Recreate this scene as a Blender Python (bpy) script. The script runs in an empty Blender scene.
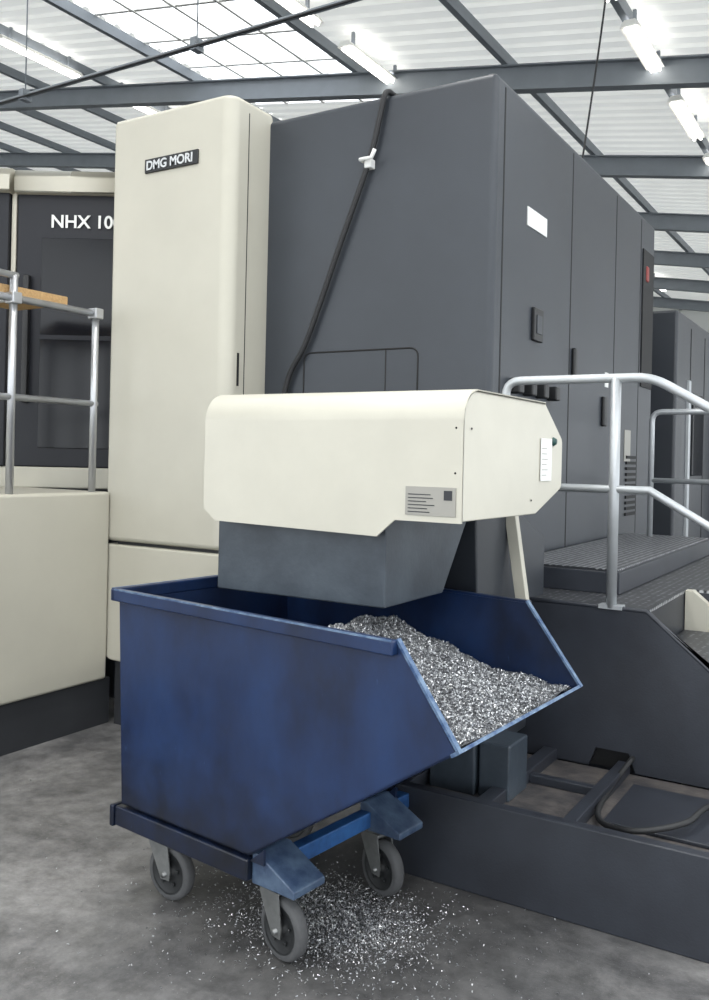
import bpy, bmesh, math, random
from mathutils import Vector, Matrix
random.seed(7)
S = bpy.context.scene
D = bpy.data
def lin(c):
    return tuple(((v/255.0)/12.92 if v/255.0<=0.04045 else (((v/255.0)+0.055)/1.055)**2.4) for v in c)+(1,)

# ------------------------------------------------------------------ materials
def mat(name, rgb, rough=0.5, metal=0.0, var=0.0, scale=4.0, bump=0.0, bscale=60.0, rgb2=None, stretch=(1,1,1), emit=None, estr=0, spec=0.5, coat=0.0, transl=0.0):
    m = D.materials.new(name); m.use_nodes = True
    nt = m.node_tree; N = nt.nodes; L = nt.links
    b = N['Principled BSDF']
    b.inputs['Roughness'].default_value = rough
    b.inputs['Metallic'].default_value = metal
    b.inputs['Specular IOR Level'].default_value = spec
    b.inputs['Coat Weight'].default_value = coat
    c = lin(rgb)
    b.inputs['Base Color'].default_value = c
    tc = N.new('ShaderNodeTexCoord'); mp = N.new('ShaderNodeMapping')
    mp.inputs['Scale'].default_value = stretch
    L.new(tc.outputs['Object'], mp.inputs['Vector'])
    if var > 0 or rgb2:
        n = N.new('ShaderNodeTexNoise'); n.inputs['Scale'].default_value = scale; n.inputs['Detail'].default_value = 8
        n.inputs['Roughness'].default_value = 0.6
        L.new(mp.outputs[0], n.inputs['Vector'])
        r = N.new('ShaderNodeValToRGB')
        r.color_ramp.elements[0].position = 0.35; r.color_ramp.elements[1].position = 0.68
        c2 = lin(rgb2) if rgb2 else tuple(v*(1-var) for v in c[:3])+(1,)
        r.color_ramp.elements[0].color = c2; r.color_ramp.elements[1].color = c
        L.new(n.outputs['Fac'], r.inputs[0]); L.new(r.outputs[0], b.inputs['Base Color'])
    if bump > 0:
        n2 = N.new('ShaderNodeTexNoise'); n2.inputs['Scale'].default_value = bscale; n2.inputs['Detail'].default_value = 4
        L.new(mp.outputs[0], n2.inputs['Vector'])
        bp = N.new('ShaderNodeBump'); bp.inputs['Strength'].default_value = bump; bp.inputs['Distance'].default_value = 0.005
        L.new(n2.outputs['Fac'], bp.inputs['Height']); L.new(bp.outputs[0], b.inputs['Normal'])
    if emit:
        b.inputs['Emission Color'].default_value = lin(emit); b.inputs['Emission Strength'].default_value = estr
    if transl>0:
        t=N.new('ShaderNodeBsdfTranslucent'); t.inputs['Color'].default_value=(0.95,0.95,0.93,1)
        mx=N.new('ShaderNodeMixShader'); mx.inputs[0].default_value=transl
        L.new(b.outputs[0],mx.inputs[1]); L.new(t.outputs[0],mx.inputs[2]); L.new(mx.outputs[0],N['Material Output'].inputs['Surface'])
    return m

M = {}
M['cream'] = mat('cream_paint',(187,184,171),0.42,var=0.07,scale=2,bump=0.05,bscale=250)
M['cream2'] = mat('cream_paint_head',(194,191,178),0.4,var=0.08,scale=3,bump=0.05,bscale=250)
M['dark'] = mat('slate_paint',(52,57,64),0.42,var=0.2,scale=1.5,bump=0.12,bscale=220)
M['dark_side'] = mat('slate_paint_side',(52,56,62),0.42,var=0.12,scale=1.5,bump=0.12,bscale=220)
M['base'] = mat('base_dark_paint',(50,54,62),0.40,rgb2=(40,43,50),scale=3,bump=0.1,bscale=150)
M['kick'] = mat('kick_dark',(48,50,54),0.6,var=0.2)
M['seam'] = mat('seam_black',(18,19,21),0.7)
M['black'] = mat('black_plastic',(24,25,27),0.45)
M['rubber'] = mat('rubber_hose',(30,31,33),0.6)
M['glass'] = mat('door_glass_dark',(18,20,26),0.15,var=0.3,scale=3,spec=0.35)
M['doorframe'] = mat('door_dark',(25,27,34),0.45,spec=0.35)
M['alu'] = mat('aluminium_tube',(190,192,195),0.35,metal=0.75,var=0.1,scale=10)
M['galv'] = mat('galvanised',(184,188,191),0.42,metal=0.5,var=0.1,scale=12)
M['wood'] = mat('wood_board',(190,158,112),0.7,rgb2=(160,125,80),scale=6,stretch=(1,12,12))
M['chute'] = mat('chute_grey',(70,79,88),0.38,rgb2=(50,58,67),scale=5,bump=0.1)
M['steelgrey'] = mat('beam_grey',(118,124,130),0.5,var=0.1)
M['roof'] = mat('roof_white',(238,236,228),0.6,var=0.06,scale=0.5,transl=0.2)  # translucency added so sky light brightens the underside
M['whitepaint'] = mat('white_paint',(232,231,226),0.5)
M['wall'] = mat('wall_panel',(205,206,204),0.7,var=0.06,scale=0.6)
M['white'] = mat('label_white',(225,226,224),0.5)
M['silver'] = mat('silver_letter',(205,207,208),0.3,metal=0.6)
M['plate'] = mat('info_plate',(150,148,141),0.4,metal=0.3)
M['green'] = mat('green_button',(30,70,66),0.4)
M['red'] = mat('red_lamp',(130,34,28),0.4)
M['tube'] = mat('lamp_tube',(255,255,255),0.5,emit=(255,252,244),estr=9)
M['wheel'] = mat('wheel_grey_rubber',(88,89,91),0.7,var=0.3,scale=12)
M['hub'] = mat('wheel_hub_black',(34,36,38),0.5)
M['zinc'] = mat('zinc_fork',(150,152,152),0.4,metal=0.7,var=0.3,scale=15)
M['worn'] = mat('worn_edge',(120,142,166),0.4,metal=0.3,rgb2=(52,78,118),scale=25)
M['blue_light'] = mat('blue_paint_frame',(46,96,154),0.45,rgb2=(30,62,108),scale=9,bump=0.1)
M['bluegrey'] = mat('blue_grey_bracket',(80,98,120),0.45,rgb2=(42,58,84),scale=14,bump=0.1)
M['dirt'] = mat('tray_dirty',(96,91,88),0.6,rgb2=(50,50,54),scale=7,bump=0.3,bscale=60)
M['alum_chip'] = mat('swarf_metal',(226,228,230),0.30,metal=0.8,rgb2=(120,122,126),scale=60)
M['chip_base'] = mat('swarf_dark',(140,142,146),0.55,metal=0.4,rgb2=(30,31,34),scale=120,bump=1.0,bscale=180)

def blue_bin():
    m = D.materials.new('blue_paint_mottled'); m.use_nodes=True
    nt=m.node_tree;N=nt.nodes;L=nt.links;b=N['Principled BSDF']
    tc=N.new('ShaderNodeTexCoord')
    mp=N.new('ShaderNodeMapping'); mp.inputs['Scale'].default_value=(2.2,2.2,1.2); L.new(tc.outputs['Object'],mp.inputs[0])
    n=N.new('ShaderNodeTexNoise'); n.inputs['Scale'].default_value=1.5; n.inputs['Detail'].default_value=9; n.inputs['Roughness'].default_value=0.62
    L.new(mp.outputs[0],n.inputs['Vector'])
    r=N.new('ShaderNodeValToRGB'); e=r.color_ramp.elements
    e[0].position=0.28; e[0].color=lin((14,23,43)); e[1].position=0.78; e[1].color=lin((29,54,96))
    e2=r.color_ramp.elements.new(0.5); e2.color=lin((21,39,73))
    L.new(n.outputs['Fac'],r.inputs[0])
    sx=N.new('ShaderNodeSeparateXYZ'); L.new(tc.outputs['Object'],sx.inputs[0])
    mr=N.new('ShaderNodeMapRange'); mr.inputs['From Min'].default_value=0.30; mr.inputs['From Max'].default_value=0.80  # paint gets darker towards the bottom, broken up by noise
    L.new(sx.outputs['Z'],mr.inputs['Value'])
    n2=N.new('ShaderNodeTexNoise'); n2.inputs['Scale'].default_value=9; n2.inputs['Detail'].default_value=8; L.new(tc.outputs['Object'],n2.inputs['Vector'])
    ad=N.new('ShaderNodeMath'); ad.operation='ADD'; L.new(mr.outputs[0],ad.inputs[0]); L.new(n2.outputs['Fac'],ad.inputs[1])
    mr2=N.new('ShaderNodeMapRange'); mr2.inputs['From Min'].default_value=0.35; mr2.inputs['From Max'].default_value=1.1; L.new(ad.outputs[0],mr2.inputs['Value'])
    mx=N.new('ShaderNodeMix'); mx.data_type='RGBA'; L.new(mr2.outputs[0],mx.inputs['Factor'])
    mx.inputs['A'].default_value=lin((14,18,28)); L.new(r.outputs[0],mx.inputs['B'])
    mp3=N.new('ShaderNodeMapping'); mp3.inputs['Scale'].default_value=(45,45,14); L.new(tc.outputs['Object'],mp3.inputs[0])
    n3=N.new('ShaderNodeTexNoise'); n3.inputs['Scale'].default_value=1.0; n3.inputs['Detail'].default_value=5; n3.inputs['Roughness'].default_value=0.7; L.new(mp3.outputs[0],n3.inputs['Vector'])
    r3=N.new('ShaderNodeValToRGB'); r3.color_ramp.elements[0].position=0.66; r3.color_ramp.elements[1].position=0.74; r3.color_ramp.elements[1].color=(0.7,0.7,0.7,1)
    L.new(n3.outputs['Fac'],r3.inputs[0])
    mx2=N.new('ShaderNodeMix'); mx2.data_type='RGBA'; L.new(r3.outputs[0],mx2.inputs['Factor']); L.new(mx.outputs['Result'],mx2.inputs['A'])
    mx2.inputs['B'].default_value=lin((52,74,106)); L.new(mx2.outputs['Result'],b.inputs['Base Color'])
    mrr=N.new('ShaderNodeMapRange'); mrr.inputs['To Min'].default_value=0.22; mrr.inputs['To Max'].default_value=0.42; L.new(n2.outputs['Fac'],mrr.inputs['Value']); L.new(mrr.outputs[0],b.inputs['Roughness'])
    bp=N.new('ShaderNodeBump'); bp.inputs['Strength'].default_value=0.12; bp.inputs['Distance'].default_value=0.01; L.new(n2.outputs['Fac'],bp.inputs['Height']); L.new(bp.outputs[0],b.inputs['Normal'])
    return m
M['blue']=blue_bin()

def concrete():
    m=D.materials.new('concrete_floor'); m.use_nodes=True
    nt=m.node_tree;N=nt.nodes;L=nt.links;b=N['Principled BSDF']
    tc=N.new('ShaderNodeTexCoord')
    def noise(s,d,dist=0.0):
        n=N.new('ShaderNodeTexNoise'); n.inputs['Scale'].default_value=s; n.inputs['Detail'].default_value=d; n.inputs['Distortion'].default_value=dist
        n.inputs['Roughness'].default_value=0.72
        L.new(tc.outputs['Object'],n.inputs['Vector']); return n
    a=noise(1.6,12,0.3); c=noise(9,10); f=noise(110,3)
    r=N.new('ShaderNodeValToRGB'); e=r.color_ramp.elements
    e[0].position=0.38; e[0].color=lin((92,92,93)); e[1].position=0.62; e[1].color=lin((148,147,146))
    L.new(a.outputs['Fac'],r.inputs[0])
    r2=N.new('ShaderNodeValToRGB'); r2.color_ramp.elements[0].position=0.35; r2.color_ramp.elements[0].color=(0.45,0.45,0.45,1); r2.color_ramp.elements[1].position=0.6; r2.color_ramp.elements[1].color=(1,1,1,1)
    L.new(c.outputs['Fac'],r2.inputs[0])
    mu=N.new('ShaderNodeMix'); mu.data_type='RGBA'; mu.blend_type='MULTIPLY'; mu.inputs['Factor'].default_value=0.8
    L.new(r.outputs[0],mu.inputs['A']); L.new(r2.outputs[0],mu.inputs['B'])
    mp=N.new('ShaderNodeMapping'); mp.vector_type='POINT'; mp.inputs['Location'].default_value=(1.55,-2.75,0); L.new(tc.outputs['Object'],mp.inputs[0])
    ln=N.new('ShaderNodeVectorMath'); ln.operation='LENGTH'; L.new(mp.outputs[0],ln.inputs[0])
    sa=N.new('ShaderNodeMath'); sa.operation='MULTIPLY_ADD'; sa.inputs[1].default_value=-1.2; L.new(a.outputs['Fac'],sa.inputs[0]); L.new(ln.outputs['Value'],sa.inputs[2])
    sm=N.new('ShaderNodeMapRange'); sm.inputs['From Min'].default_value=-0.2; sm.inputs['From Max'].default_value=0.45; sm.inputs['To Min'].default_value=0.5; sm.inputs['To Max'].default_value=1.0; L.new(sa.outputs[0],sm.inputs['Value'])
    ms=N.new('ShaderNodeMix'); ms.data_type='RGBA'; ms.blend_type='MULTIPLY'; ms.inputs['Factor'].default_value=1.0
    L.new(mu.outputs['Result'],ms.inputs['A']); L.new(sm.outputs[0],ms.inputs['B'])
    r3=N.new('ShaderNodeValToRGB'); r3.color_ramp.elements[0].position=0.66; r3.color_ramp.elements[1].position=0.74
    L.new(f.outputs['Fac'],r3.inputs[0])
    m3=N.new('ShaderNodeMix'); m3.data_type='RGBA'; L.new(r3.outputs[0],m3.inputs['Factor']); L.new(ms.outputs['Result'],m3.inputs['A']); m3.inputs['B'].default_value=lin((168,167,166))
    L.new(m3.outputs['Result'],b.inputs['Base Color'])
    rr=N.new('ShaderNodeMapRange'); rr.inputs['To Min'].default_value=0.26; rr.inputs['To Max'].default_value=0.62; L.new(c.outputs['Fac'],rr.inputs['Value']); L.new(rr.outputs[0],b.inputs['Roughness'])
    bp=N.new('ShaderNodeBump'); bp.inputs['Strength'].default_value=0.25; bp.inputs['Distance'].default_value=0.004; L.new(f.outputs['Fac'],bp.inputs['Height']); L.new(bp.outputs[0],b.inputs['Normal'])
    return m
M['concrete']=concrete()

def treadplate():
    m=D.materials.new('tread_plate'); m.use_nodes=True
    nt=m.node_tree;N=nt.nodes;L=nt.links;b=N['Principled BSDF']
    tc=N.new('ShaderNodeTexCoord')
    v=N.new('ShaderNodeTexVoronoi'); v.inputs['Scale'].default_value=30; v.inputs['Randomness'].default_value=0.15; L.new(tc.outputs['Object'],v.inputs['Vector'])
    r=N.new('ShaderNodeValToRGB'); r.color_ramp.elements[0].position=0.22; r.color_ramp.elements[0].color=lin((176,178,182)); r.color_ramp.elements[1].position=0.42; r.color_ramp.elements[1].color=lin((52,54,58))
    L.new(v.outputs['Distance'],r.inputs[0]); L.new(r.outputs[0],b.inputs['Base Color'])
    b.inputs['Roughness'].default_value=0.4; b.inputs['Metallic'].default_value=0.2
    return m
M['tread']=treadplate()

# ------------------------------------------------------------------ helpers
def empty(name, loc=(0,0,0), rz=0):
    e=D.objects.new(name,None); e.empty_display_size=0.2; S.collection.objects.link(e); e.location=loc; e.rotation_euler=(0,0,rz); return e
def mk(name, verts, faces, m, parent=None, bevel=0, seg=3, smooth=False, wn=False):
    me=D.meshes.new(name); me.from_pydata([tuple(v) for v in verts],[],faces); me.update()
    bm=bmesh.new(); bm.from_mesh(me); bmesh.ops.recalc_face_normals(bm,faces=bm.faces); bm.to_mesh(me); bm.free()
    o=D.objects.new(name,me); S.collection.objects.link(o)
    if m: me.materials.append(M[m] if isinstance(m,str) else m)
    if parent: o.parent=parent
    if bevel>0:
        md=o.modifiers.new('bevel','BEVEL'); md.width=bevel; md.segments=seg; md.limit_method='ANGLE'; md.angle_limit=math.radians(35)
        smooth=True; wn=True
    if smooth:
        for p in me.polygons: p.use_smooth=True
        try:
            bpy.context.view_layer.objects.active=o
            for q in bpy.context.selected_objects: q.select_set(False)
            o.select_set(True); bpy.ops.object.shade_auto_smooth(angle=math.radians(40))
        except Exception: pass
    if wn:
        w_=o.modifiers.new('weighted_normal','WEIGHTED_NORMAL'); w_.weight=100; w_.keep_sharp=True
    return o
def box(name, mn, mx, m, parent=None, bevel=0, seg=2):
    x0,y0,z0=mn; x1,y1,z1=mx
    v=[(x0,y0,z0),(x1,y0,z0),(x1,y1,z0),(x0,y1,z0),(x0,y0,z1),(x1,y0,z1),(x1,y1,z1),(x0,y1,z1)]
    f=[(0,3,2,1),(4,5,6,7),(0,1,5,4),(1,2,6,5),(2,3,7,6),(3,0,4,7)]
    return mk(name,v,f,m,parent,bevel,seg)
def fillet(pts, rad, n=6):
    out=[]; k=len(pts)
    for i,p in enumerate(pts):
        r=rad[i] if isinstance(rad,(list,tuple)) else rad
        if r<=0: out.append(p); continue
        P=Vector(p); A=(Vector(pts[i-1])-P); B=(Vector(pts[(i+1)%k])-P)
        a=A.normalized(); b=B.normalized(); ang=a.angle(b)
        t=min(r/math.tan(ang/2),A.length*0.49,B.length*0.49); rr=t*math.tan(ang/2)
        c=P+(a+b).normalized()*(rr/math.sin(ang/2))
        s=P+a*t-c; e=P+b*t-c
        a0=math.atan2(s.y,s.x); a1=math.atan2(e.y,e.x); d=(a1-a0+math.pi)%(2*math.pi)-math.pi
        for j in range(n+1):
            th=a0+d*j/n; out.append((c.x+rr*math.cos(th),c.y+rr*math.sin(th)))
    return out
def prism(name, prof, axis, a0, a1, m, parent=None, bevel=0, smooth=False):
    def P(u,v,a):
        return {'X':(a,u,v),'Y':(u,a,v),'Z':(u,v,a)}[axis]
    n=len(prof)
    v=[P(u,w,a0) for u,w in prof]+[P(u,w,a1) for u,w in prof]
    f=[tuple(range(n)),tuple(range(2*n-1,n-1,-1))]+[(i,(i+1)%n,n+(i+1)%n,n+i) for i in range(n)]
    return mk(name,v,f,m,parent,bevel,2,smooth,smooth)
def hexa(name, lo, hi, m, parent=None, bevel=0):
    return mk(name,list(lo)+list(hi),[(0,1,2,3),(4,7,6,5),(0,4,5,1),(1,5,6,2),(2,6,7,3),(3,7,4,0)],m,parent,bevel,2)
def catmull(p, n=10):
    p=[Vector(q) for q in p]; q=[p[0]*2-p[1]]+p+[p[-1]*2-p[-2]]; out=[]
    for i in range(1,len(q)-2):
        for j in range(n):
            t=j/n; a,b,c,d=q[i-1],q[i],q[i+1],q[i+2]
            out.append(0.5*((2*b)+(c-a)*t+(2*a-5*b+4*c-d)*t*t+(3*b-a-3*c+d)*t**3))
    out.append(p[-1]); return out
def tubegeo(path, r, seg=12):
    path=[Vector(p) for p in path]; V=[];F=[]
    t0=(path[1]-path[0]).normalized(); up=Vector((0,0,1)) if abs(t0.z)<0.9 else Vector((1,0,0))
    nrm=(up-t0*up.dot(t0)).normalized()
    for i,p in enumerate(path):
        if i==0: t=path[1]-p
        elif i==len(path)-1: t=p-path[i-1]
        else: t=(path[i+1]-p).normalized()+(p-path[i-1]).normalized()
        t=t.normalized(); nrm=(nrm-t*nrm.dot(t)).normalized(); bn=t.cross(nrm)
        for j in range(seg):
            a=2*math.pi*j/seg; V.append(p+(nrm*math.cos(a)+bn*math.sin(a))*r)
    for i in range(len(path)-1):
        for j in range(seg):
            F.append((i*seg+j,i*seg+(j+1)%seg,(i+1)*seg+(j+1)%seg,(i+1)*seg+j))
    F.append(tuple(range(seg))); F.append(tuple(range((len(path)-1)*seg,len(path)*seg)))
    return V,F
def tube(name, path, r, m, parent=None, smooth_path=False, seg=12):
    if smooth_path: path=catmull(path)
    V,F=tubegeo(path,r,seg); return mk(name,V,F,m,parent,0,2,True)
def tubes(name, paths, m, parent=None):
    V=[];F=[]
    for path,r in paths:
        v,f=tubegeo(path,r); k=len(V); V+=v; F+=[tuple(i+k for i in q) for q in f]
    return mk(name,V,F,m,parent,0,2,True)
def rail_bend(pts, r, n=5):
    out=[Vector(pts[0])]
    for i in range(1,len(pts)-1):
        P=Vector(pts[i]); a=(Vector(pts[i-1])-P); b=(Vector(pts[i+1])-P)
        A=P+a.normalized()*min(r,a.length*.45); B=P+b.normalized()*min(r,b.length*.45)
        for j in range(n+1):
            t=j/n; out.append(A*(1-t)**2+P*2*t*(1-t)+B*t*t)
    out.append(Vector(pts[-1])); return out
def text(name, s, loc, rot, size, m, parent=None, ext=0.002, off=0.0, sx=1.0):
    c=D.curves.new(name,'FONT'); c.body=s; c.size=size; c.extrude=ext; c.offset=off; c.materials.append(M[m])
    o=D.objects.new(name,c); S.collection.objects.link(o); o.location=loc; o.rotation_euler=rot; o.scale=(sx,1,1)
    if parent: o.parent=parent
    return o
def lathe(name, prof, center, axisdir, m, parent=None, seg=40):
    ax=Vector(axisdir).normalized(); u=ax.orthogonal().normalized(); w=ax.cross(u); C=Vector(center); V=[];F=[]
    n=len(prof)
    for j in range(seg):
        a=2*math.pi*j/seg; d=u*math.cos(a)+w*math.sin(a)
        for r,h in prof: V.append(C+d*r+ax*h)
    for j in range(seg):
        for i in range(n-1):
            F.append((j*n+i,j*n+i+1,((j+1)%seg)*n+i+1,((j+1)%seg)*n+i))
    return mk(name,V,F,m,parent,0,2,True)
R90=math.pi/2

# ------------------------------------------------------------------ floor / hall
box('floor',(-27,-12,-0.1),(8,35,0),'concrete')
RS=0.163
def zr(x): return 6.31-RS*x
hall=empty('ceiling')
SKX0,SKX1,SKY=-10.1,-7.0,12.7
def corr(name,x0,x1,y0,y1):
    V=[];F=[];y=y0
    prof=[]
    while y<y1:
        prof+= [(y,0.0),(y+0.16,0.0),(y+0.19,0.045),(y+0.27,0.045)]; y+=0.30
    prof.append((y1,0.0))
    prof=[p for p in prof if p[0]<=y1]
    for (yy,h) in prof:
        V.append((x0,yy,zr(x0)+h)); V.append((x1,yy,zr(x1)+h))
    for i in range(len(prof)-1): F.append((2*i,2*i+1,2*i+3,2*i+2))
    return mk(name,V,F,'roof',hall)
corr('roof_sheet_west',-26,SKX0,-10,34)
corr('roof_sheet_strip',SKX0,SKX1,SKY,34)
corr('roof_sheet_mid',SKX1,-0.2,-10,34)
corr('roof_sheet_strip_east',-0.2,3.6,10,34)  # roof left open short of this sheet, an unseen gap added for top light
corr('roof_sheet_east',3.6,7,-10,34)
def rafter(name,y,x0,x1,drop=0.16,h=0.34,b=0.17):
    V=[];F=[]
    def pr(ya,yb,za,zb):
        k=len(V)
        for x in (x0,x1):
            for (yy,zz) in ((ya,za),(yb,za),(yb,zb),(ya,zb)): V.append((x,yy,zr(x)-drop+zz))
        F.extend([(k,k+1,k+2,k+3),(k+4,k+7,k+6,k+5)]+[(k+i,k+4+i,k+4+(i+1)%4,k+(i+1)%4) for i in range(4)])
    pr(y-b/2,y+b/2,-h,-h+0.02); pr(y-b/2,y+b/2,-0.02,0); pr(y-0.008,y+0.008,-h+0.02,-0.02)
    return mk(name,V,F,'steelgrey',hall)
for i,y in enumerate((-9,-5,-1,3,7,11.2,15.2,19.2,23.2,27.2,31.2)):
    rafter('rafter_%d'%i,y,-26,7)
for i,x in enumerate((-24,-22,-20,-18,-16,-14,-12.2,SKX0-0.05,SKX1+0.05,-4.6,-2.73,-0.85,1.1,3.65,5.5)):
    box('purlin_%d'%i,(x-0.04,-10,zr(x)-0.16),(x+0.04,34,zr(x)-0.01),'steelgrey',hall)
for k in (1,2,3):
    x=SKX0+(SKX1-SKX0)*k/4
    box('skylight_bar_long',(x-0.02,-8,zr(x)-0.02),(x+0.02,SKY,zr(x)+0.05),'whitepaint',hall)
y=-8
while y<SKY:
    v=[(x,yy,zr(x)+dz) for x in (SKX0,SKX1) for yy in (y-0.025,y+0.025) for dz in (0,0.06)]
    mk('skylight_bar_cross',v,[(0,1,3,2),(4,6,7,5),(0,2,6,4),(1,5,7,3),(0,4,5,1),(2,3,7,6)],'whitepaint',hall); y+=1.0
box('wall_back',(-26,34,0),(7,34.2,10.6),'wall')
box('wall_left',(-26.2,-10,0),(-26,34,10.6),'wall')
box('wall_right',(7,-10,0),(7.2,34,0.3),'wall')
wr=empty('added_window_band')  # unseen window band, added so light reaches the right-hand faces
for yy in range(-10,35,4): box('mullion',(7.02,yy,0.3),(7.18,yy+0.15,4.8),'steelgrey',wr)
box('header',(7,-10,4.8),(7.2,34,5.2),'wall',wr)
pp=empty('overhead_conduit')
tube('conduit',[(-14,5.42,4.9),(4,5.42,4.9)],0.022,'steelgrey',pp)
tube('conduit_small',[(-14,5.37,4.87),(4,5.37,4.87)],0.010,'black',pp)
for x in (-12,-9.5,-7,-4.9,-2,1):
    tube('hanger',[(x,5.42,4.9),(x,5.42,zr(x)-0.01)],0.006,'steelgrey',pp,seg=6)
    box('clamp',(x-.03,5.37,4.85),(x+.03,5.47,4.95),'steelgrey',pp)
def fixture(x,y,up,down):
    e=empty('fluorescent_light',(x,y,zr(x)-0.3))
    prism('housing',[(-0.11,0.02),(0.11,0.02),(0.06,0.09),(-0.06,0.09)],'Y',-0.8,0.8,'whitepaint',e)
    for dx in (-0.045,0.045):
        tube('tube_%s'%('a' if dx<0 else 'b'),[(dx,-0.76,0),(dx,0.76,0)],0.02,'tube',e,seg=8)
    box('bracket',(-0.02,-0.6,0.09),(0.02,-0.56,0.29),'steelgrey',e); box('bracket',(-0.02,0.56,0.09),(0.02,0.6,0.29),'steelgrey',e)
    def al(nm,z,rx,en):
        l=D.lights.new(nm,'AREA'); l.shape='RECTANGLE'; l.size=0.12; l.size_y=1.5; l.energy=en; l.color=(1,0.985,0.97)
        lo=D.objects.new(nm,l); S.collection.objects.link(lo); lo.parent=e; lo.location=(0,0,z); lo.rotation_euler=(rx,0,0)
    if up: al('roof_fill_light',0.10,math.pi,3)  # hidden upward fill, added on top of the housing to brighten the roof
    if down: al('aisle_fill_light',-0.03,0,60)  # extra fill added under out-of-view fixtures to brighten side faces
for x in (-2.65,-6.4,-12.1,2.4):
    for y in (-6,-3.5,-1,1.4,3.8,6.2,8.5,10.75,13.1,15.6,18,20.5,23,25.5,28):
        fixture(x,y-(1.1 if x==-12.1 else 0), y>3, (x in (2.4,-2.65) and y<5))
tube('hanging_cable',[(-2.40,8.4,zr(-2.40)),(-2.55,8.5,5.6),(-2.83,8.5,3.5),(-2.9,8.5,2.9)],0.010,'black',None,True,6)

# ------------------------------------------------------------------ machining center
mc=empty('machining_center')
box('machine_body',(-3.98,4.06,0.0),(-1.716,7.366,3.515),'dark',mc,0.035,3)
colp=fillet([(-4.0,3.72),(-3.10,3.72),(-3.10,4.10),(-4.0,4.10)],[0.03,0.075,0,0],8)
prism('column_panel_upper',colp,'Z',1.08,3.56,'cream',mc,0.03)
lowp=fillet([(-4.01,1.062),(-3.10,1.062),(-3.10,0.38),(-4.01,0.38)],[0,0,0.03,0.09],6)
prism('column_panel_lower',lowp,'Y',3.72,4.05,'cream',mc,0.012)
box('column_core',(-3.93,3.76,0.0),(-3.13,4.07,3.4),'kick',mc)
box('cheek_seam',(-3.101,3.865,1.3),(-3.0985,3.871,3.49),'seam',mc)
box('cheek_latch',(-3.10,3.805,1.98),(-3.096,3.82,2.16),'seam',mc)
box('badge',(-3.73,3.708,3.205),(-3.33,3.722,3.285),'black',mc,0.004)
text('badge_text','DMG MORI',(-3.715,3.706,3.221),(R90,0,0),0.072,'silver',mc,off=0.0016,sx=0.98)
tube('access_panel_groove',rail_bend([(-2.83,4.06,1.3),(-2.83,4.06,2.175),(-2.12,4.06,2.175),(-2.12,4.06,1.3)],0.05),0.005,'seam',mc,seg=6)
tube('access_panel_split',[(-2.31,4.06,2.17),(-2.31,4.06,1.3)],0.004,'seam',mc,seg=6)
def rp(name,y0,y1,z0,z1,m,t=0.006,b=0): return box(name,(-1.718,y0,z0),(-1.716+t,y1,z1),m,mc,b)
for i,(y,z0) in enumerate(((4.17,1.0),(5.257,1.0),(6.23,1.0),(6.92,1.0))):
    rp('door_seam_%d'%i,y-0.007,y+0.007,z0,3.47,'seam',0.0015)
rp('name_sign',4.50,4.80,2.86,2.96,'white',0.006)
rp('control_box',4.60,4.74,2.26,2.44,'black',0.02,0.006)
rp('control_box_inset',4.63,4.71,2.30,2.40,'dark',0.024)
rp('door_handle',5.30,5.35,2.12,2.30,'black',0.025,0.01)
rp('door_handle_lower',5.95,6.02,1.85,2.05,'black',0.025,0.01)
rp('side_window',6.97,7.30,2.2,3.26,'seam',0.01)
rp('signal_lamp',7.05,7.12,3.02,3.14,'red',0.02,0.01)
rp('notice_label',6.55,6.72,1.62,1.85,'plate',0.004)
rp('warning_label',6.02,6.10,2.12,2.22,'white',0.004)
for k in range(11): rp('vent_louver_%d'%k,6.6,6.88,1.22+k*0.042,1.242+k*0.042,'seam',0.012)
for k in range(4):
    yy=4.30+k*0.19
    rp('cable_gland_%d'%k,yy,yy+0.07,1.95,2.03,'black',0.06,0.01)
box('lower_enclosure',(-6.2,0.6,0.27),(-3.95,3.715,1.37),'cream',mc,0.02,3)
box('enclosure_plinth',(-6.2,0.6,0),(-3.975,3.76,0.27),'kick',mc)
box('rear_housing',(-6.2,4.15,0),(-3.985,7.3,3.25),'dark',mc)
dl=empty('loading_door',(-4.25,3.96,0),math.radians(31.5)); dl.parent=mc
box('door_leaf',(-0.60,0,1.50),(0.12,0.06,3.22),'doorframe',dl,0.01)
box('door_window',(-0.44,-0.008,1.62),(0.10,0.002,2.94),'glass',dl,0.004)
box('window_midrail',(-0.44,-0.012,2.30),(0.10,0.0,2.33),'doorframe',dl,0.003)
box('door_pull',(-0.54,-0.05,1.9),(-0.50,0.0,2.7),'black',dl,0.01)
prism('door_header',fillet([(-0.06,3.21),(-0.06,3.36),(0.3,3.36),(0.3,3.21)],[0.01,0.06,0,0],6),'X',-0.60,0.10,'cream',dl,0,True)
box('door_sill',(-1.6,-0.01,1.368),(0.10,0.08,1.50),'cream',dl,0.01)
box('door_jamb',(-0.635,0.0,1.50),(-0.605,0.05,3.3),'cream',dl,0.005)
box('side_leaf',(-1.6,-0.03,1.50),(-0.64,0.05,3.22),'doorframe',dl,0.01)
prism('side_header',fillet([(-0.09,3.21),(-0.09,3.36),(0.3,3.36),(0.3,3.21)],[0.01,0.06,0,0],6),'X',-1.6,-0.62,'cream',dl,0,True)
text('door_text','NHX 10000',(-0.385,-0.012,3.005),(R90,0,0),0.112,'white',dl,off=0.002)
tube('supply_hose',[(-2.32,4.13,3.525),(-2.335,4.045,3.52),(-2.36,4.032,3.40),(-2.417,4.03,3.18),(-2.577,4.03,2.78),(-2.79,4.03,2.25),(-2.93,4.03,1.98),(-3.0,4.03,1.4)],0.015,'rubber',mc,True)
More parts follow.
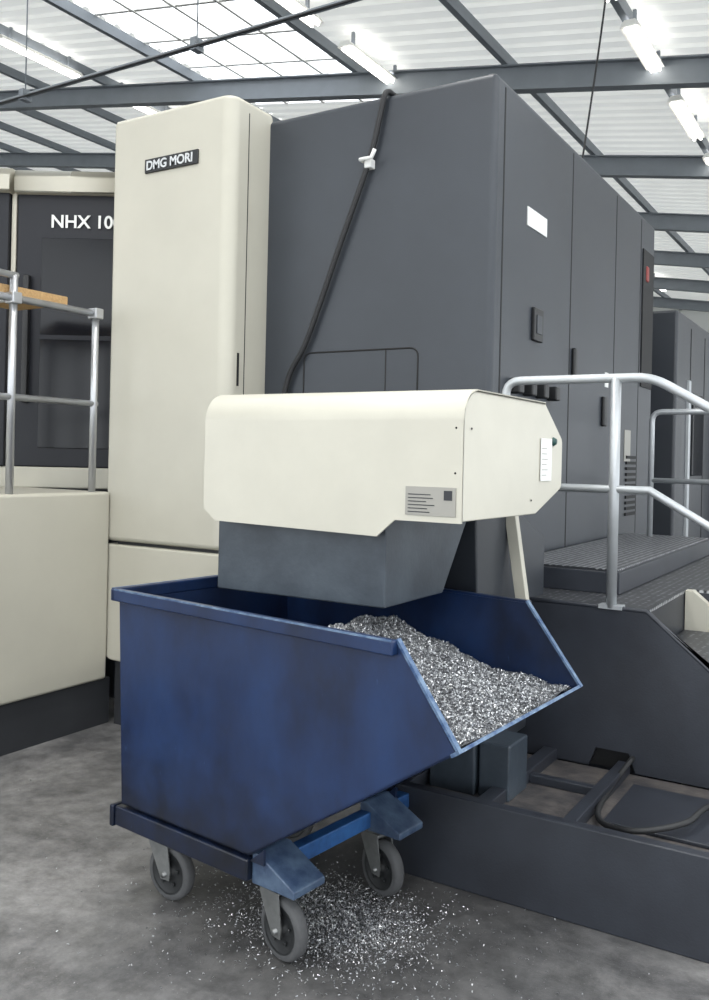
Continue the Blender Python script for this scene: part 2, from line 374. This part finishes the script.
tube('hose_hook',[(-2.45,4.06,3.17),(-2.45,3.99,3.17),(-2.38,3.985,3.17),(-2.36,3.985,3.21)],0.011,'white',mc,False,8)
box('hose_clamp',(-2.44,4.01,3.13),(-2.40,4.062,3.18),'white',mc,0.006)

m2=empty('machining_center.001')
box('machine_body',(-6,8.3,0),(-1.72,12.8,3.0),'dark_side',m2,0.03)
for i,y in enumerate((8.9,9.6,10.4,11.2,12.0)):
    box('door_seam_%d'%i,(-1.722,y-0.01,0.3),(-1.716,y+0.01,2.9),'seam',m2)
box('side_window',(-1.73,9.0,1.5),(-1.70,9.5,2.3),'glass',m2,0.01)
box('door_trim',(-1.73,8.75,0.6),(-1.69,8.82,2.4),'galv',m2,0.01)
box('electric_cabinet',(-1.72,10.6,0.0),(-1.3,11.1,2.2),'dark',m2,0.02)

# ------------------------------------------------------------------ machine base tray
tr=empty('coolant_tray')
X0,X1,Y0,Y1=-1.66,1.6,3.05,3.845
box('tray_front_wall',(X0,Y0,0),(X1,Y0+0.05,0.34),'base',tr,0.006)
box('tray_left_wall',(X0,Y0+0.05,0),(X0+0.05,Y1,0.34),'base',tr,0.006)
box('tray_right_wall',(X1-0.05,Y0+0.05,0),(X1,Y1,0.34),'base',tr,0.006)
box('tray_floor',(X0+0.05,Y0+0.05,0.0),(X1-0.05,Y1,0.285),'dirt',tr)
box('tray_bar_a',(-1.33,Y0+0.05,0.285),(-1.27,Y1,0.335),'base',tr,0.004)
box('tray_bar_b',(-1.0,Y0+0.05,0.285),(-0.95,Y1,0.335),'base',tr,0.004)
box('tray_bar_c',(-1.27,3.5,0.285),(-1.0,3.54,0.32),'base',tr,0.004)
box('tray_plate',(-0.9,3.25,0.285),(-0.1,3.7,0.30),'base',tr,0.004)
box('tray_bar_d',(-0.3,3.2,0.285),(-0.24,Y1,0.335),'base',tr,0.004)
tube('drain_hose',[(-0.93,3.80,0.37),(-0.96,3.62,0.31),(-0.93,3.3,0.31),(-0.86,3.19,0.31),(-0.74,3.165,0.33),(-0.62,3.3,0.34),(-0.57,3.52,0.34),(-0.40,3.72,0.32)],0.011,'rubber',tr,True)

# ------------------------------------------------------------------ service platform with stairs
sp=empty('service_platform')
xs=[-1.70,-1.13,-1.10,-0.96,-0.93,-0.90,0.02,0.08]
def ctop(x): return 0.98 if x<=-0.90 else 0.98-0.8367*(x+0.90)
V=[];F=[]
for i in range(len(xs)-1):
    a,b=xs[i],xs[i+1]; k=len(V)
    za=0.0 if i==len(xs)-2 else (0.29 if i in (0,1,4,5) else 0.37)
    zb=0.0 if i==len(xs)-2 else (0.29 if i in (0,3,4,5) else 0.37)
    for yy in (3.85,3.875): V+=[(a,yy,za),(b,yy,zb),(b,yy,ctop(b)),(a,yy,ctop(a))]
    F+=[(k,k+1,k+2,k+3),(k+4,k+7,k+6,k+5),(k,k+4,k+5,k+1),(k+3,k+2,k+6,k+7)]
    if i==0: F.append((k,k+3,k+7,k+4))
    if i==len(xs)-2: F.append((k+1,k+5,k+6,k+2))
mk('stair_cheek_front',V,F,'base',sp)
tube('cheek_top_trim',[(-1.70,3.86,0.978),(-0.90,3.86,0.978),(0.07,3.86,0.165)],0.012,'base',sp)
box('notch_shade_sheet',(-1.15,3.90,0.28),(-0.90,3.91,0.42),'seam',sp)  # black sheet standing in for the shade inside the notch
box('platform_base_a',(-1.70,3.915,0),(-0.9,4.7,0.965),'base',sp)
box('platform_deck_a',(-1.70,3.878,0.966),(-0.9,4.7,0.98),'tread',sp)
box('platform_base_b',(-1.70,4.7,0),(-0.2,6.7,0.965),'base',sp)
box('platform_deck_b',(-1.70,4.7,0.966),(-0.2,6.7,0.98),'tread',sp)
box('upper_step_base',(-1.70,4.25,0.98),(-1.12,6.6,1.085),'base',sp,0.004)
box('upper_step_deck',(-1.69,4.26,1.086),(-1.13,6.6,1.097),'tread',sp)
for k in range(4):
    z=0.98-0.196*(k+1)
    box('stair_tread_%d'%k,(-0.9+0.245*k,3.88,max(z-0.196,0)),(-0.9+0.245*(k+1)+0.02,4.62,z),'base',sp,0.004)
    box('stair_plate_%d'%k,(-0.89+0.245*k,3.89,z),(-0.9+0.245*(k+1)+0.01,4.61,z+0.006),'tread',sp)
prism('stair_cheek_rear',[(-0.895,0.98),(-0.86,0.98),(0.10,0.18),(0.10,0.0),(-0.895,0.0)],'Y',4.63,4.69,'cream',sp)
r=0.020
zt=1.97; zm=1.49
rails=[(rail_bend([(-1.555,3.86,0.98),(-1.555,3.86,zt),(-0.9,3.86,zt),(0.0,3.86,zt-0.52),(0.0,3.86,0.24)],0.07),r),
 ([Vector((-1.555,3.86,zm)),Vector((-0.9,3.86,zm)),Vector((0.0,3.86,zm-0.52))],r*0.9),
 ([Vector((-1.05,3.86,0.98)),Vector((-1.05,3.86,zt))],r*1.15)]
tubes('handrail_front',rails,'galv',sp)
box('post_foot',(-1.10,3.84,0.975),(-1.0,3.90,0.992),'galv',sp)
rails=[(rail_bend([(-1.49,6.42,0.98),(-1.49,6.42,zt),(-0.3,6.42,zt),(-0.3,6.42,0.98)],0.07),r),
 ([Vector((-1.49,6.42,zm)),Vector((-0.3,6.42,zm))],r*0.9),([Vector((-0.9,6.42,0.98)),Vector((-0.9,6.42,zt))],r)]
tubes('handrail_rear',rails,'galv',sp)

# ------------------------------------------------------------------ guard railing + board
gr=empty('guard_railing')
rails=[]
for y,zt2 in ((3.04,2.52),(3.60,2.42),(2.2,2.52),(1.2,2.52)):
    rails.append(([Vector((-3.985,y,1.37)),Vector((-3.985,y,zt2))],0.021))
rails.append(([Vector((-3.985,1.0,2.40)),Vector((-3.985,3.62,2.40))],0.02))
rails.append(([Vector((-3.985,1.0,1.88)),Vector((-3.985,3.62,1.88))],0.018))
rails.append(([Vector((-3.985,1.0,2.52)),Vector((-3.985,3.06,2.52))],0.018))
rails.append(([Vector((-4.4,3.04,2.40)),Vector((-3.985,3.04,2.40))],0.018))
rails.append(([Vector((-4.4,3.04,1.37)),Vector((-4.4,3.04,2.40))],0.018))
tubes('rails',rails,'alu',gr)
for y in (3.04,3.60): box('clamp',(-4.02,y-0.03,2.37),(-3.95,y+0.03,2.43),'alu',gr,0.006)
box('wooden_board',(-4.45,2.3,2.422),(-4.012,3.42,2.47),'wood',None,0.004)

# ------------------------------------------------------------------ chip conveyor discharge head
cc=empty('chip_conveyor')
HX0,HX1=-2.17,-1.145
hp=fillet([(2.5,1.41),(2.5,1.822),(3.24,1.822),(3.447,1.69),(3.447,1.50),(3.158,1.408)],[0.004,0.10,0.04,0.03,0.03,0.02],8)
prism('head_cover',hp,'X',HX0,HX1,'cream2',cc,0.004)
fl=[(-2.174,1.405),(-2.12,1.362),(-1.44,1.348),(-1.375,1.405)]
prism('cover_skirt',fl,'Y',2.496,2.504,'cream2',cc)
hp_out=fillet([(2.496,1.405),(2.496,1.826),(3.235,1.826)],[0,0.103,0],10)
hp_in=fillet([(3.235,1.818),(2.504,1.818),(2.504,1.405)],[0,0.097,0],10)
prism('cover_wrap',hp_out+hp_in,'X',HX0-0.004,HX1+0.004,'cream2',cc,0,True)
cp=[(2.56,1.105),(2.56,1.41),(3.24,1.41),(3.0,1.105)]
prism('discharge_chute',cp,'X',-2.155,-1.44,'chute',cc,0.006)
box('chute_flange',(-2.165,2.55,1.385),(-1.43,3.24,1.405),'chute',cc)
inc=[(3.245,1.41),(3.44,1.49),(4.055,1.25),(4.055,0.40),(3.62,0.40),(3.28,0.95)]
prism('conveyor_incline',inc,'X',-2.0,-1.42,'dark_side',cc,0.01)
hexa('support_strut',[(-1.445,3.56,1.47),(-1.395,3.56,1.47),(-1.30,3.56,0.88),(-1.35,3.56,0.88)],[(-1.445,3.60,1.47),(-1.395,3.60,1.47),(-1.30,3.60,0.88),(-1.35,3.60,0.88)],'cream',cc,0.004)
box('strut_bracket',(-1.43,3.57,0.88),(-1.30,3.62,0.94),'dark_side',cc,0.004)
box('conveyor_foot',(-1.60,3.24,0.28),(-1.40,3.5,0.56),'chute',cc,0.01)
box('conveyor_foot_b',(-1.39,3.25,0.28),(-1.26,3.45,0.50),'chute',cc,0.01)
box('foot_column',(-1.58,3.52,0.28),(-1.46,3.75,0.6),'dark_side',cc,0.01)
box('info_plate',(-1.335,2.4925,1.425),(-1.16,2.4965,1.515),'plate',cc)
for k in range(6):
    box('plate_text_%d'%k,(-1.325,2.491,1.434+k*0.011),(-1.325+random.uniform(.06,.11),2.4935,1.437+k*0.011),'kick',cc)
box('plate_code',(-1.20,2.491,1.475),(-1.172,2.4935,1.505),'kick',cc)
box('paper_label',(HX1+0.003,3.19,1.53),(HX1+0.005,3.31,1.69),'white',cc)
for k in range(6): box('label_text_%d'%k,(HX1+0.004,3.20,1.55+k*0.02),(HX1+0.0056,3.20+random.uniform(.05,.08),1.553+k*0.02),'plate',cc)
lathe('push_button',[(0,0.012),(0.011,0.012),(0.013,0.008),(0.018,0.0)],(HX1+0.003,3.33,1.68),(1,0,0),'green',cc,20)
sc=0
for (x,z) in ((-1.165,1.7),(-1.165,1.56)):
    lathe('screw_%d'%sc,[(0,0.003),(0.003,0.002),(0.004,0)],(x,2.4965,z),(0,-1,0),'seam',cc,10); sc+=1
for (y,z) in ((2.56,1.70),(3.1,1.46)):
    lathe('screw_%d'%sc,[(0,0.003),(0.003,0.002),(0.004,0)],(HX1+0.003,y,z),(1,0,0),'seam',cc,10); sc+=1

# ------------------------------------------------------------------ tipping bin (local coords)
BA=math.radians(-6.5); BL=(-1.7065,2.6905,0)
tb=empty('tipping_chip_bin',BL,BA)
A=(-0.65,1.10);B=(-0.61,0.335);C=(0.025,0.335);Dp=(0.778,0.8225);E=(0.577,1.09)
E2=(0.52,1.09);D2=(0.725,0.8225)
W=0.45; t=0.006
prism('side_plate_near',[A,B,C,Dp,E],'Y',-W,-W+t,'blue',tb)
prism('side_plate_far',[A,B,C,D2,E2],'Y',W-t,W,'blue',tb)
def plate(name,p,q,p2=None,q2=None,m='blue',y0=-W,y1=W,th=t):
    p2=p2 or p; q2=q2 or q
    def four(P,Q,y):
        P=Vector(P);Q=Vector(Q);d=(Q-P).normalized();n=Vector((-d.y,d.x))*th
        return [(v[0],y,v[1]) for v in (P,Q,Q+n,P+n)]
    hexa(name,four(p,q,y0),four(p2,q2,y1),m,tb)
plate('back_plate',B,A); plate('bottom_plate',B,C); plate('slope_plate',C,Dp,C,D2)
def rim(name,p,q,y0,y1,dz=0.036):
    (x0,z0),(x1,z1)=p,q
    lo=[(x0,y0,z0-dz),(x1,y0,z1-dz),(x1,y1,z1-dz),(x0,y1,z0-dz)]
    hi=[(a,b,c+dz+0.008) for a,b,c in lo]
    hexa(name,lo,hi,'blue',tb,0.006)
rim('rim_near',(A[0]-0.02,A[1]),(E[0]+0.004,E[1]),-W-0.028,-W+0.004)
rim('rim_far',(A[0]-0.02,A[1]),(E2[0]+0.004,E2[1]),W-0.004,W+0.028)
box('rim_back',(A[0]-0.022,-W-0.028,1.064),(A[0]+0.006,W+0.028,1.109),'blue',tb,0.006)
hexa('rim_wear_near',[(A[0],-W-0.029,A[1]+0.004),(E[0],-W-0.029,E[1]+0.004),(E[0],-W-0.022,E[1]+0.004),(A[0],-W-0.022,A[1]+0.004)],
     [(A[0],-W-0.029,A[1]+0.009),(E[0],-W-0.029,E[1]+0.009),(E[0],-W-0.022,E[1]+0.009),(A[0],-W-0.022,A[1]+0.009)],'worn',tb)
box('rim_wear_back',(A[0]-0.024,-W-0.02,1.104),(A[0]-0.016,W+0.02,1.1100),'worn',tb)
plate('cut_edge_near',(E[0]-0.002,E[1]+0.006),(Dp[0]+0.006,Dp[1]+0.0),m='worn',y0=-W-0.004,y1=-W+0.014,th=0.008)
plate('cut_edge_far',(E2[0]-0.002,E2[1]+0.006),(D2[0]+0.006,D2[1]+0.0),m='worn',y0=W-0.014,y1=W+0.004,th=0.008)
plate('lip_edge',(Dp[0]-0.012,Dp[1]-0.012),(Dp[0]+0.010,Dp[1]+0.002),(D2[0]-0.012,D2[1]-0.012),(D2[0]+0.010,D2[1]+0.002),m='worn',y0=-W-0.004,y1=W+0.004,th=0.010)
# frame
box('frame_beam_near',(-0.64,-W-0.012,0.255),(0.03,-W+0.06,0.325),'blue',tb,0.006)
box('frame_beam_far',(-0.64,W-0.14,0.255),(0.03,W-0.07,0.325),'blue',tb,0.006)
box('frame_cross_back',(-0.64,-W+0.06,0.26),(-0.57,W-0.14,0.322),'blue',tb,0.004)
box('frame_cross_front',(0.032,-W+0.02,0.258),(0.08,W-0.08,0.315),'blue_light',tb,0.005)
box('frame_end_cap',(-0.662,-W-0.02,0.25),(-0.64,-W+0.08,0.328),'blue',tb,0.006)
for nm,(y0,y1) in (('near',(-W+0.01,-W+0.16)),('far',(0.12,0.27))):
    prism('caster_housing_%s'%nm,[(0.03,0.246),(0.03,0.345),(0.06,0.345),(0.21,0.27),(0.21,0.246)],'Y',y0,y1,'bluegrey',tb,0.005)
prism('gusset_near',[(0.03,0.32),(0.09,0.32),(0.09,0.37)],'Y',-W,-W+0.01,'blue',tb)
prism('gusset_far',[(0.03,0.32),(0.09,0.32),(0.09,0.37)],'Y',0.26,0.27,'blue',tb)
def caster(nm,s,w,ang):
    e=empty('caster_'+nm,(s,w,0),ang); e.parent=tb
    R=0.1
    tire=[(0.075,-0.022),(0.092,-0.022),(0.099,-0.014),(R,0),(0.099,0.014),(0.092,0.022),(0.075,0.022)]
    lathe('tire',tire,(0.035,0,R),(0,1,0),'wheel',e)
    lathe('wheel_disc',[(0,-0.026),(0.018,-0.026),(0.02,-0.014),(0.045,-0.012),(0.07,-0.02),(0.077,-0.0225),(0.077,0.0225),(0.07,0.02),(0.045,0.012),(0.02,0.014),(0.018,0.026),(0,0.026)],(0.035,0,R),(0,1,0),'hub',e)
    for k in range(5):
        a=k*2*math.pi/5+0.3
        for sg in (-1,1):
            box('spoke_rib',(0.035+0.045*math.cos(a)-0.006,sg*0.018-0.004,R+0.045*math.sin(a)-0.006),(0.035+0.045*math.cos(a)+0.006,sg*0.018+0.004,R+0.045*math.sin(a)+0.006),'hub',e,0.002)
    for sg in (-1,1):
        y=sg*0.034
        prism('fork_plate_%s'%('a' if sg<0 else 'b'),[(0.015,R-0.02),(0.055,R-0.02),(0.06,R+0.01),(0.04,0.225),(-0.05,0.225),(-0.05,0.20)],'Y',y-0.002,y+0.002,'zinc',e)
    box('fork_top',(-0.05,-0.036,0.212),(0.045,0.036,0.226),'zinc',e,0.004)
    lathe('swivel_head',[(0,0.0),(0.04,0.0),(0.045,0.008),(0.04,0.018),(0,0.018)],(0,0,0.226),(0,0,1),'zinc',e,24)
    lathe('axle_bolt',[(0,-0.048),(0.01,-0.048),(0.01,0.048),(0,0.048)],(0.035,0,R),(0,1,0),'zinc',e,12)
    box('mount_plate',(-0.06,-0.05,0.243),(0.06,0.05,0.257),'bluegrey',e)
caster('front_near',0.07,-0.357,math.radians(-8))
caster('front_far',0.06,0.19,math.radians(-12))
caster('rear_near',-0.50,-0.34,math.radians(4))
caster('rear_far',-0.49,0.28,math.radians(20))

# ------------------------------------------------------------------ swarf
from mathutils import noise as mnoise
def floorz(s): return 0.343 if s<0.025 else 0.343+0.6475*(s-0.025)
def heap(s,w):
    zp=1.04-(0.95*w*w if w>0 else 0.25*w*w)
    s1=0.14
    se=0.755-0.05*(w+0.44)/0.88
    if s>s1:
        tt=min(1,(s-s1)/(se-s1)); z=zp*(1-tt)+0.815*tt-0.02*math.sin(math.pi*tt)*(0.5+w)
    else: z=zp-0.8*(s1-s)
    z+=0.035*mnoise.noise(Vector((s*6,w*6,0)))+0.012*mnoise.noise(Vector((s*25,w*25,3)))
    return max(z,floorz(s)+0.007)
def flakes(pts, size, V, F):
    for p in pts:
        a=random.uniform(0,6.283); tilt=random.gauss(0,0.7)
        q=Matrix.Rotation(a,3,'Z')@Matrix.Rotation(tilt,3,'X')@Matrix.Rotation(random.gauss(0,0.5),3,'Y')
        L_=size*random.uniform(0.6,1.8); w_=size*random.uniform(0.25,0.5); cu=L_*random.uniform(0.15,0.5)
        k=len(V)
        for (u,h) in ((-1,0),(-0.35,cu),(0.35,cu),(1,0)):
            for v in (-1,1):
                V.append(Vector(p)+q@Vector((u*L_*0.5,v*w_*0.5,h+v*0.1*cu)))
        for i in range(3): F.append((k+2*i,k+2*i+1,k+2*i+3,k+2*i+2))
V=[];F=[]
ns,nw=90,50
s0=-0.58
WW=0.44
for i in range(ns+1):
    for j in range(nw+1):
        w=-WW+2*WW*j/nw; smax=0.762-0.055*(j/nw)
        s=s0+(smax-s0)*i/ns; V.append(Vector((s,w,heap(s,w))))
for i in range(ns):
    for j in range(nw):
        F.append((i*(nw+1)+j,(i+1)*(nw+1)+j,(i+1)*(nw+1)+j+1,i*(nw+1)+j+1))
nbase=len(F)
pts=[]
for _ in range(42000):
    w=random.uniform(-0.435,0.435); s=random.uniform(-0.25,0.755-0.055*(w+0.44)/0.88)
    if s<-0.05 and random.random()<0.5: continue
    pts.append((s,w,heap(s,w)+random.uniform(-0.002,0.007)))
flakes(pts,0.0070,V,F)
me=D.meshes.new('swarf_pile'); me.from_pydata([tuple(v) for v in V],[],F); me.materials.append(M['chip_base']); me.materials.append(M['alum_chip'])
for i,p in enumerate(me.polygons): p.material_index=0 if i<nbase else 1
o=D.objects.new('swarf_pile',me); S.collection.objects.link(o); o.location=BL; o.rotation_euler=(0,0,BA)
V=[];F=[];pts=[]
for _ in range(7000):
    pts.append((-1.63+random.gauss(0,0.15),2.61+random.gauss(0,0.13),random.uniform(0.001,0.006)))
for _ in range(1800):
    pts.append((-1.68+random.gauss(0,0.32),2.58+random.gauss(0,0.21),0.001))
for _ in range(100):
    pts.append((random.uniform(-3.6,-0.4),random.uniform(1.2,3.0),0.001))
flakes(pts,0.0066,V,F)
for v in V:
    if v.z<0.0005: v.z=0.0005
me=D.meshes.new('metal_shavings'); me.from_pydata([tuple(v) for v in V],[],F); me.materials.append(M['alum_chip'])
o=D.objects.new('metal_shavings',me); S.collection.objects.link(o)

# ------------------------------------------------------------------ light / world / camera
w=D.worlds.new('World'); S.world=w; w.use_nodes=True
w.node_tree.nodes['Background'].inputs[0].default_value=(0.92,0.965,1.0,1); w.node_tree.nodes['Background'].inputs[1].default_value=2.7
S.view_settings.view_transform='Standard'

cam=D.cameras.new('camera'); co=D.objects.new('camera',cam); S.collection.objects.link(co); S.camera=co
cam.sensor_fit='VERTICAL'; cam.sensor_height=36; cam.lens=36*890/1000; cam.shift_y=-0.042
cam.clip_end=200
co.location=(0,0,1.6)
m3=Matrix.Rotation(math.radians(31.5),3,'Z')@Matrix.Rotation(R90,3,'X')@Matrix.Rotation(0.0225,3,'Z')
co.rotation_euler=m3.to_euler()
